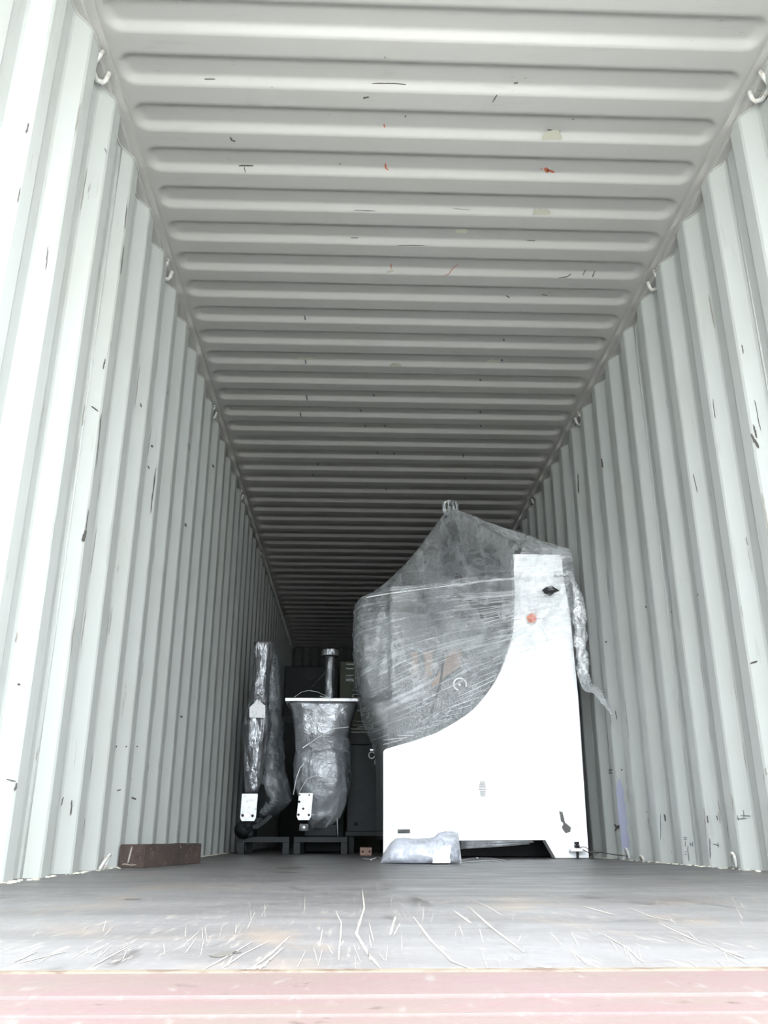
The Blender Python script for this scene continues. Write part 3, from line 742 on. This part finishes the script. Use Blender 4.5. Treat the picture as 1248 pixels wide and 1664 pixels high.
# tie wire from the clamp to the ring in the wall
pp = [on_y(942, 1378, 5.05), on_y(955, 1385, 5.0), on_y(975, 1385, 4.95), on_y(1000, 1389, 4.85), on_x(1020, 1391, 1.165)]
b = MB().tube([pp[0].lerp(pp[1], i/3) for i in range(3)]+[pp[1].lerp(pp[2], i/3) for i in range(3)]+[pp[2].lerp(pp[3], i/3) for i in range(3)]+[pp[3].lerp(pp[4], i/3) for i in range(4)], .0028, 6)
b.tube([pp[0].lerp(pp[2], i/6)+Vector((0, .004, .012*math.sin(i/6*PI*2))) for i in range(7)], .002, 6)
b.tube([pp[2]+Vector((-.03, 0, .012)), pp[2]+Vector((-.01, 0, .0)), pp[2]+Vector((-.045, 0, -.03))], .0016, 5)
tag(b.build('tie_wire', DIRTM, None, True), 'thin twisted steel wire from the machine foot to a wall ring', 'wire')
def wire(pts, r, label, mat):
    P_ = [on_z(x, y, .004) for x, y in pts]; o = []
    for a_, c_ in zip(P_, P_[1:]):
        for i in range(5): o.append(a_.lerp(c_, i/5)+Vector((0, .01*noise.noise(Vector((i, a_.x*9, 0))), 0)))
    return tag(MB().tube(o+[P_[-1]], r, 6).build('loose_wire', mat, None, True), label, 'wire', 'wires lying on the floor')
wire([(748, 1398), (775, 1394), (800, 1395), (824, 1399)], .0032, 'loose bright wire loop on the floor right of the grey bag', STEEL)
wire([(748, 1402), (770, 1400.5), (800, 1398), (815, 1401)], .0026, 'second fainter wire strand beside the bag, nearer the viewer', STEEL)
wire([(590, 1396), (603, 1397), (612, 1393), (622, 1394)], .004, 'short pale wire on the floor left of the grey bag', STEEL)

# ---------------------------------------------------------------- grey bag
topx = [(-.130, .004), (-.112, .045), (-.085, .085), (-.060, .104), (-.02, .106), (.04, .107), (.085, .105), (.115, .112), (.135, .132), (.165, .135), (.205, .136), (.225, .132), (.224, .10), (.226, .05), (.231, .005)]
def top_at(x):
    for (a_, za), (c_, zc) in zip(topx, topx[1:]):
        if a_ <= x <= c_ and c_ > a_: return za+(zc-za)*(x-a_)/(c_-a_)
    return .004
vs = []; fs = []; NX, NA = 54, 34
for i in range(NX+1):
    q = i/NX; x = -.130+.361*q; h = top_at(x); wd = .17*math.sin(PI*min(max(q, .02), .98))**.45
    for k in range(NA):
        an = 2*PI*k/NA; cz = math.sin(an); cy_ = math.cos(an)
        z = h*(.5+.5*math.copysign(abs(cz)**.75, cz)); y = 4.20-wd*math.copysign(abs(cy_)**.8, cy_)*(1-.45*z/.14)
        v = Vector((x, y, z)); g1 = 1.5*abs(noise.noise(v*11))+.8*abs(noise.noise(v*24))
        v += Vector((.004*noise.noise(v*20), -.020*g1*(-1 if cy_ < 0 else 1), .010*noise.noise(v*15)*(1 if z > .01 else 0))); v.z = max(v.z, .002)
        vs.append(v)
for i in range(NX):
    for k in range(NA): fs.append((i*NA+k, i*NA+(k+1) % NA, (i+1)*NA+(k+1) % NA, (i+1)*NA+k))
B = thing('plastic_bag', 'crumpled grey translucent plastic bag on the floor before the big machine', 'bag', (.05, 4.2, 0))
mesh_obj('bag_skin', vs, fs, FILMG, B, True)
vs = []; fs = []
for i in range(13):
    for j in range(11):
        x = .088+.075*i/12+.014*(j/10)+.006*noise.noise(Vector((j*.4, i*.1, 0))); z = .006+(.050+.022*min(1, abs(i-3)/5)+.008*noise.noise(Vector((i*.6, 2, 0))))*j/10; v = Vector((x, 4.20-.175*(1-.45*z/.14)-.012, z)); v.y += .010*noise.noise(v*30)
        vs.append(v)
for i in range(12):
    for j in range(10): fs.append((i*11+j, (i+1)*11+j, (i+1)*11+j+1, i*11+j+1))
mesh_obj('paper_sheet', vs, fs, LABEL, B, True, label='white paper sheet inside the bag', solid=.001)
blob_box('packed_parts', -.09, .20, 4.11, 4.29, .004, .085, simple('grey_sealed_parts', (.45, .47, .52), .5), B, .01)

# ---------------------------------------------------------------- left group of wrapped feeders
def gp(x, y, Y=6.3): return on_y(360+x/4.16, 1020+y/4.16, Y)
def loft(name, rows, mat, par, yc, amp, n=36, fr=8, pleat=6, label=None, sq=1.0, cap=True):
    """rows: z, xl, xr, depth_half"""
    vs = []; fs = []; full = []
    for (a_, c_) in zip(rows, rows[1:]):
        st_ = max(2, int(abs(a_[0]-c_[0])/.018))
        for i in range(st_): full.append(tuple(p_+(q_-p_)*i/st_ for p_, q_ in zip(a_, c_)))
    full.append(rows[-1])
    for z, xl, xr, dh in full:
        cx = (xl+xr)/2; rx = (xr-xl)/2
        for k in range(n):
            an = 2*PI*k/n; cs, sn = math.cos(an), math.sin(an)
            ux = math.copysign(abs(cs)**sq, cs); uy = math.copysign(abs(sn)**sq, sn)
            w_ = noise.fractal(Vector((cs*1.5+cx*3, sn*1.5, z*fr)), 1, 2, 4)+.8*abs(noise.noise(Vector((an*pleat, z*1.6, cx))))-.3
            vs.append(Vector((cx+(rx+amp*w_*.6)*ux, yc+(dh+amp*w_)*uy, z)))
    for i in range(len(full)-1):
        for k in range(n): fs.append((i*n+k, i*n+(k+1) % n, (i+1)*n+(k+1) % n, (i+1)*n+k))
    if cap: fs.append(tuple(range(n))[::-1]); fs.append(tuple(range((len(full)-1)*n, len(full)*n)))
    return mesh_obj(name, vs, fs, mat, par, True, label=label)
def base_frame(par, xl, xr, y0, y1, zt=.112):
    b = MB().box(xl, xr, y0, y0+.04, zt-.035, zt).box(xl, xr, y1-.04, y1, zt-.035, zt).box(xl, xl+.04, y0+.041, y1-.041, zt-.035, zt).box(xr-.04, xr, y0+.041, y1-.041, zt-.035, zt)
    fr_ = b.build('base_frame', CAB, par, bevel=.001)
    for x in (xl, xr-.045):
        for y in (y0, y1-.045): MB().box(x, x+.045, y, y+.045, .001, zt-.036).build('leg', CAB, par, bevel=.001)
def bolted_plate(par, x0, x1, z0, z1, y, holes, tiltx=0):
    o = MB().prism([(x0+.012, z0), (x1-.012, z0), (x1, z0+.022), (x1+tiltx, z1), (x0+tiltx, z1), (x0, z0+.022)], y, y+.012).build('mounting_plate', BRIGHT, par, bevel=.001, label='bright metal mounting plate with bolts')
    for i, (u, v, r, mt) in enumerate(holes):
        x = x0+(x1-x0)*u; z = z0+(z1-z0)*v
        MB().cyl((x, y-.010 if mt else y-.002, z), (x, y+.001, z), r, n=14).build('bolt' if mt else 'bolt_hole', STEEL if mt else BLACK, o)
    return o
A = thing('wrapped_feeder', 'tall narrow film-wrapped feeder with a round neck, against the left wall', 'machine', (-.95, 6.5, 0))
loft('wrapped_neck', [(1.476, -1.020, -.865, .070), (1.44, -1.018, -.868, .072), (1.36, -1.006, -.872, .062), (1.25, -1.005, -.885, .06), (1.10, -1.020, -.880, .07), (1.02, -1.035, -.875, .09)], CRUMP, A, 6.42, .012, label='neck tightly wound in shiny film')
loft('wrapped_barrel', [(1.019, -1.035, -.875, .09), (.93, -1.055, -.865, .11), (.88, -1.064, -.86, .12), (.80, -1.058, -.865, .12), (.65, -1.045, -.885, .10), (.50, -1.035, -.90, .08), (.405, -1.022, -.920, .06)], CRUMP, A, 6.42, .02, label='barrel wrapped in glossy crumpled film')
loft('film_skirt', [(1.46, -.955, -.862, .05), (1.25, -.95, -.830, .09), (1.0, -.95, -.795, .14), (.80, -.95, -.780, .17), (.60, -.96, -.755, .19), (.42, -.985, -.710, .20), (.36, -.99, -.696, .20), (.29, -.99, -.78, .18), (.20, -1.0, -.90, .10)], FILMD, A, 6.64, .03, label='slack grey film hanging from the neck')
loft('feeder_body', [(1.0, -.93, -.81, .08), (.6, -.95, -.79, .13), (.36, -.97, -.75, .15), (.24, -.98, -.86, .12)], DARK, A, 6.60, .01)
pp = [gp(190, 540), gp(235, 500), gp(262, 500), gp(297, 530), gp(297, 612), gp(190, 608)]
MB().prism([(p_.x, p_.z) for p_ in pp], 6.285, 6.288).build('paper_label', LABEL, A, label='white paper label under the film')
bolted_plate(A, -1.030, -.922, .214, .392, 6.30, [(.15, .20, .010, 0), (.45, .19, .017, 1), (.78, .19, .010, 0)], .004)
MB().cyl((-.985, 6.33, .20), (-.965, 6.33, .165), .040, .03).cyl((-.985, 6.33, .195), (-1.02, 6.40, .150), .05, .06).build('outlet', DARK, A, True)
MB().box(-1.04, -.94, 6.36, 6.62, .112, .215, .01).build('foot_block', DARK, A)
def slotted(par, pts, y, holes):
    pp = [gp(*q) for q in pts]
    o = MB().prism([(p_.x, p_.z) for p_ in pp], y, y+.012).build('slotted_bar', CAB, par, bevel=.001)
    for q in holes:
        p_ = gp(*q); MB().cyl((p_.x, y-.002, p_.z), (p_.x, y+.001, p_.z), .008, n=12).build('slot_hole', BLACK, o)
slotted(A, ((205, 1338), (262, 1318), (330, 1262), (345, 1278), (300, 1318), (245, 1358), (215, 1360)), 6.30, ((262, 1330), (245, 1345), (312, 1278)))
base_frame(A, -1.048, -.694, 6.40, 6.95)

Bf = thing('wrapped_hopper', 'film-wrapped hopper with a wide pale rim, right of the narrow feeder', 'machine', (-.48, 6.5, 0))
rim = MB().box(-.752, -.223, 6.28, 6.30, 1.027, 1.047).box(-.752, -.223, 6.70, 6.72, 1.027, 1.047).box(-.752, -.732, 6.301, 6.699, 1.027, 1.047).box(-.243, -.223, 6.301, 6.699, 1.027, 1.047)
rim.build('rim', BRIGHT, Bf, label='pale flat metal rim')
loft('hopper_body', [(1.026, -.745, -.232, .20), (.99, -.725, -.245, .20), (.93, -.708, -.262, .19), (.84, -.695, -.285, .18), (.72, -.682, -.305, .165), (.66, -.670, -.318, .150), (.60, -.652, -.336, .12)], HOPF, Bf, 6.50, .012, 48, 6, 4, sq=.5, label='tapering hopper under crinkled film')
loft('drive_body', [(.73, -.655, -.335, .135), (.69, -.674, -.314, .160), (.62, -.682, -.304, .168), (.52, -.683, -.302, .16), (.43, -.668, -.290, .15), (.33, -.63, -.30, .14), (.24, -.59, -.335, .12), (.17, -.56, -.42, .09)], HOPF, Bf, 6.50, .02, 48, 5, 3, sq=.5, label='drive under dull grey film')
loft('film_skirt', [(.78, -.66, -.275, .185), (.60, -.69, -.270, .19), (.45, -.67, -.275, .19), (.33, -.63, -.300, .18), (.22, -.575, -.345, .15)], FILMD, Bf, 6.50, .025, 48, 5, 3, sq=.8, cap=False)
bolted_plate(Bf, -.641, -.545, .220, .396, 6.285, [(.12, .20, .009, 0), (.46, .19, .016, 1), (.86, .19, .009, 0), (.14, .68, .009, 0), (.44, .42, .008, 0), (.16, .93, .006, 0), (.84, .93, .006, 0)], .010)
MB().cyl((-.590, 6.30, .195), (-.592, 6.30, .150), .030, .034).build('outlet', STEEL, Bf, True)
slotted(Bf, ((605, 1360), (625, 1328), (705, 1280), (712, 1292), (650, 1345)), 6.30, ((632, 1338),))
S = FW_
def gs(*pts): return [gp(x, y, 6.26) for x, y in pts]
strand('film_band', gs((545, 815), (650, 745), (770, 680), (860, 670)), .0035, S, Bf)
strand('film_band', gs((485, 1130), (505, 1020), (530, 950), (558, 915)), .0035, S, Bf)
strand('film_band', gs((560, 545), (650, 550), (770, 650)), .002, S, Bf)
strand('film_band', gs((600, 560), (690, 640), (770, 665)), .0016, S, Bf)
strand('film_band', gs((640, 660), (710, 672), (770, 682)), .0025, S, Bf)
strand('film_band', gs((520, 1120), (580, 1020), (640, 1000), (720, 1020), (760, 1060)), .0012, S, Bf)
strand('strap_loop', gs((492, 468), (540, 435), (590, 424), (650, 435), (745, 480)), .0014, S, Bf)
strand('strap_loop', gs((665, 462), (700, 472), (740, 482)), .003, S, Bf)
strand('tie_rod', gs((782, 1285), (786, 1410)), .0022, STEEL, Bf)
strand('tie_rod', gs((742, 1330), (744, 1385)), .002, CAB, Bf)
base_frame(Bf, -.663, -.291, 6.40, 6.95)
MB().box(-.60, -.36, 6.42, 6.60, .112, .20, .01).build('foot_block', DARK, Bf)

# flanged column behind the hopper
K = thing('flanged_column', 'film-wrapped round column with a flanged top behind the hopper', 'machine', (-.46, 7.2, 0))
MB().box(-.62, -.32, 7.05, 7.45, .001, 1.10, .01).build('base_box', DARK, K)
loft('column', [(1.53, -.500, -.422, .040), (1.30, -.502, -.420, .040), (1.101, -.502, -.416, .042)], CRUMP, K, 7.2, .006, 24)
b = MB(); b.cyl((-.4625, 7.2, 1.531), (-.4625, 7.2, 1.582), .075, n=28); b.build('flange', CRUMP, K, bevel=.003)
for k in range(8):
    a_ = k/8*2*PI; MB().cyl((-.4625+.06*math.cos(a_), 7.2+.06*math.sin(a_), 1.583), (-.4625+.06*math.cos(a_), 7.2+.06*math.sin(a_), 1.594), .009, n=6).build('bolt', DARK, K)
strand('film_band', [on_y(505, 1118, 7.12), on_y(533, 1088, 7.12)], .0016, FILMD, K)
# wrapped stack of cartons behind
T = thing('carton_stack', 'tall stack of dull cartons bound with stretch film, behind the hopper', 'cartons', (-.2, 7.9, 0))
zz = 0.0
for i, h in enumerate((.42, .40, .40, .36)):
    x0 = -.395 if i < 4 else -.39
    MB().box(x0+.004*i, -.02 if i < 3 else -.255, 7.66, 8.2, zz+.002, zz+h-.002, .004).build('carton', CARTON, T); zz += h
b = MB()
for k in range(60):
    z = random.uniform(.55, 1.42) if k < 52 else random.uniform(1.42, 1.56); xr = random.uniform(-.16, -.02) if z < 1.2 else -.262
    x0 = random.uniform(-.30, -.20) if z < 1.4 else -.33
    b.tube([(x0+(xr-x0)*i/6, 7.645+.004*math.sin(i*2.+k), z+.006*noise.noise(Vector((i*.8, k*3.3, 0)))) for i in range(7)], random.uniform(.0008, .0026), 4)
b.build('film_strands', FW_, T, True, kind='stuff', label='tight horizontal strands of stretch film')

# low grey cabinet between hopper and the big machine
G = thing('grey_cabinet', 'low dark grey cabinet between the hopper and the big machine', 'cabinet', (-.15, 6.9, 0))
MB().box(-.30, .02, 6.80, 7.30, .150, .772, .004).build('body', CAB, G)
MB().box(-.30, .03, 6.795, 7.30, .774, .86, .006).build('top_box', CAB, G)
MB().box(-.31, .02, 6.76, 7.30, .118, .149, .002).build('bottom_ledge', CAB, G)
for x in (-.285, -.02):
    for y in (6.80, 7.22): MB().box(x, x+.04, y, y+.04, .001, .117, .001).build('leg', DARK, G)
p = on_y(360+1015/4.16, 1020+862/4.16, 6.79)
MB().tube([(p.x+.022*math.cos(k/18*2*PI*.86+.6), 6.787, p.z+.024*math.sin(k/18*2*PI*.86+.6)) for k in range(19)], .0035, 6).build('ring_handle', FW_, G, True)
MB().box(p.x-.012, p.x+.012, 6.785, 6.80, p.z+.034, p.z+.044).build('handle_mount', STEEL, G)
strand('cord_end', [p+Vector((.028, -.01, -.03)), p+Vector((.022, -.01, -.05)), p+Vector((.026, -.01, -.07))], .002, FW_, G)
p = on_y(360+910/4.16, 1020+1325/4.16, 6.79); MB().cyl((p.x, 6.792, p.z), (p.x, 6.801, p.z), .015, n=18).build('knob', BLACK, G, True)
MB().box(-.012, .004, 6.775, 6.799, .19, .33, .002).build('side_bar', STEEL, G)
# small wooden block with two holes
bl = thing('wooden_block', 'small pinkish wooden block with two dark holes, under the grey cabinet', 'block', (-.168, 5.98, 0))
MB().box(-.207, -.131, 5.94, 6.16, .0, .048, .003).build('wood', WOODP, bl)
for x in (-.190, -.146): MB().cyl((x, 5.9385, .024), (x, 5.9405, .024), .007, n=14).build('hole', BLACK, bl)
# dim crate far back
Q_ = thing('dark_crate', 'dim dark crate deep in the container behind the hopper', 'crate', (-.6, 9.0, 0))
MB().box(-.98, -.42, 9.0, 9.9, .001, 1.78, .01).build('crate_body', DARK, Q_)
MB().cyl((-.72, 8.99, 1.70), (-.72, 9.0, 1.70), .06, n=20).build('round_port', BLACK, Q_)
for z in (.45, 1.2): MB().box(-.985, -.415, 8.985, 8.999, z, z+.07).build('batten', CAB, Q_)
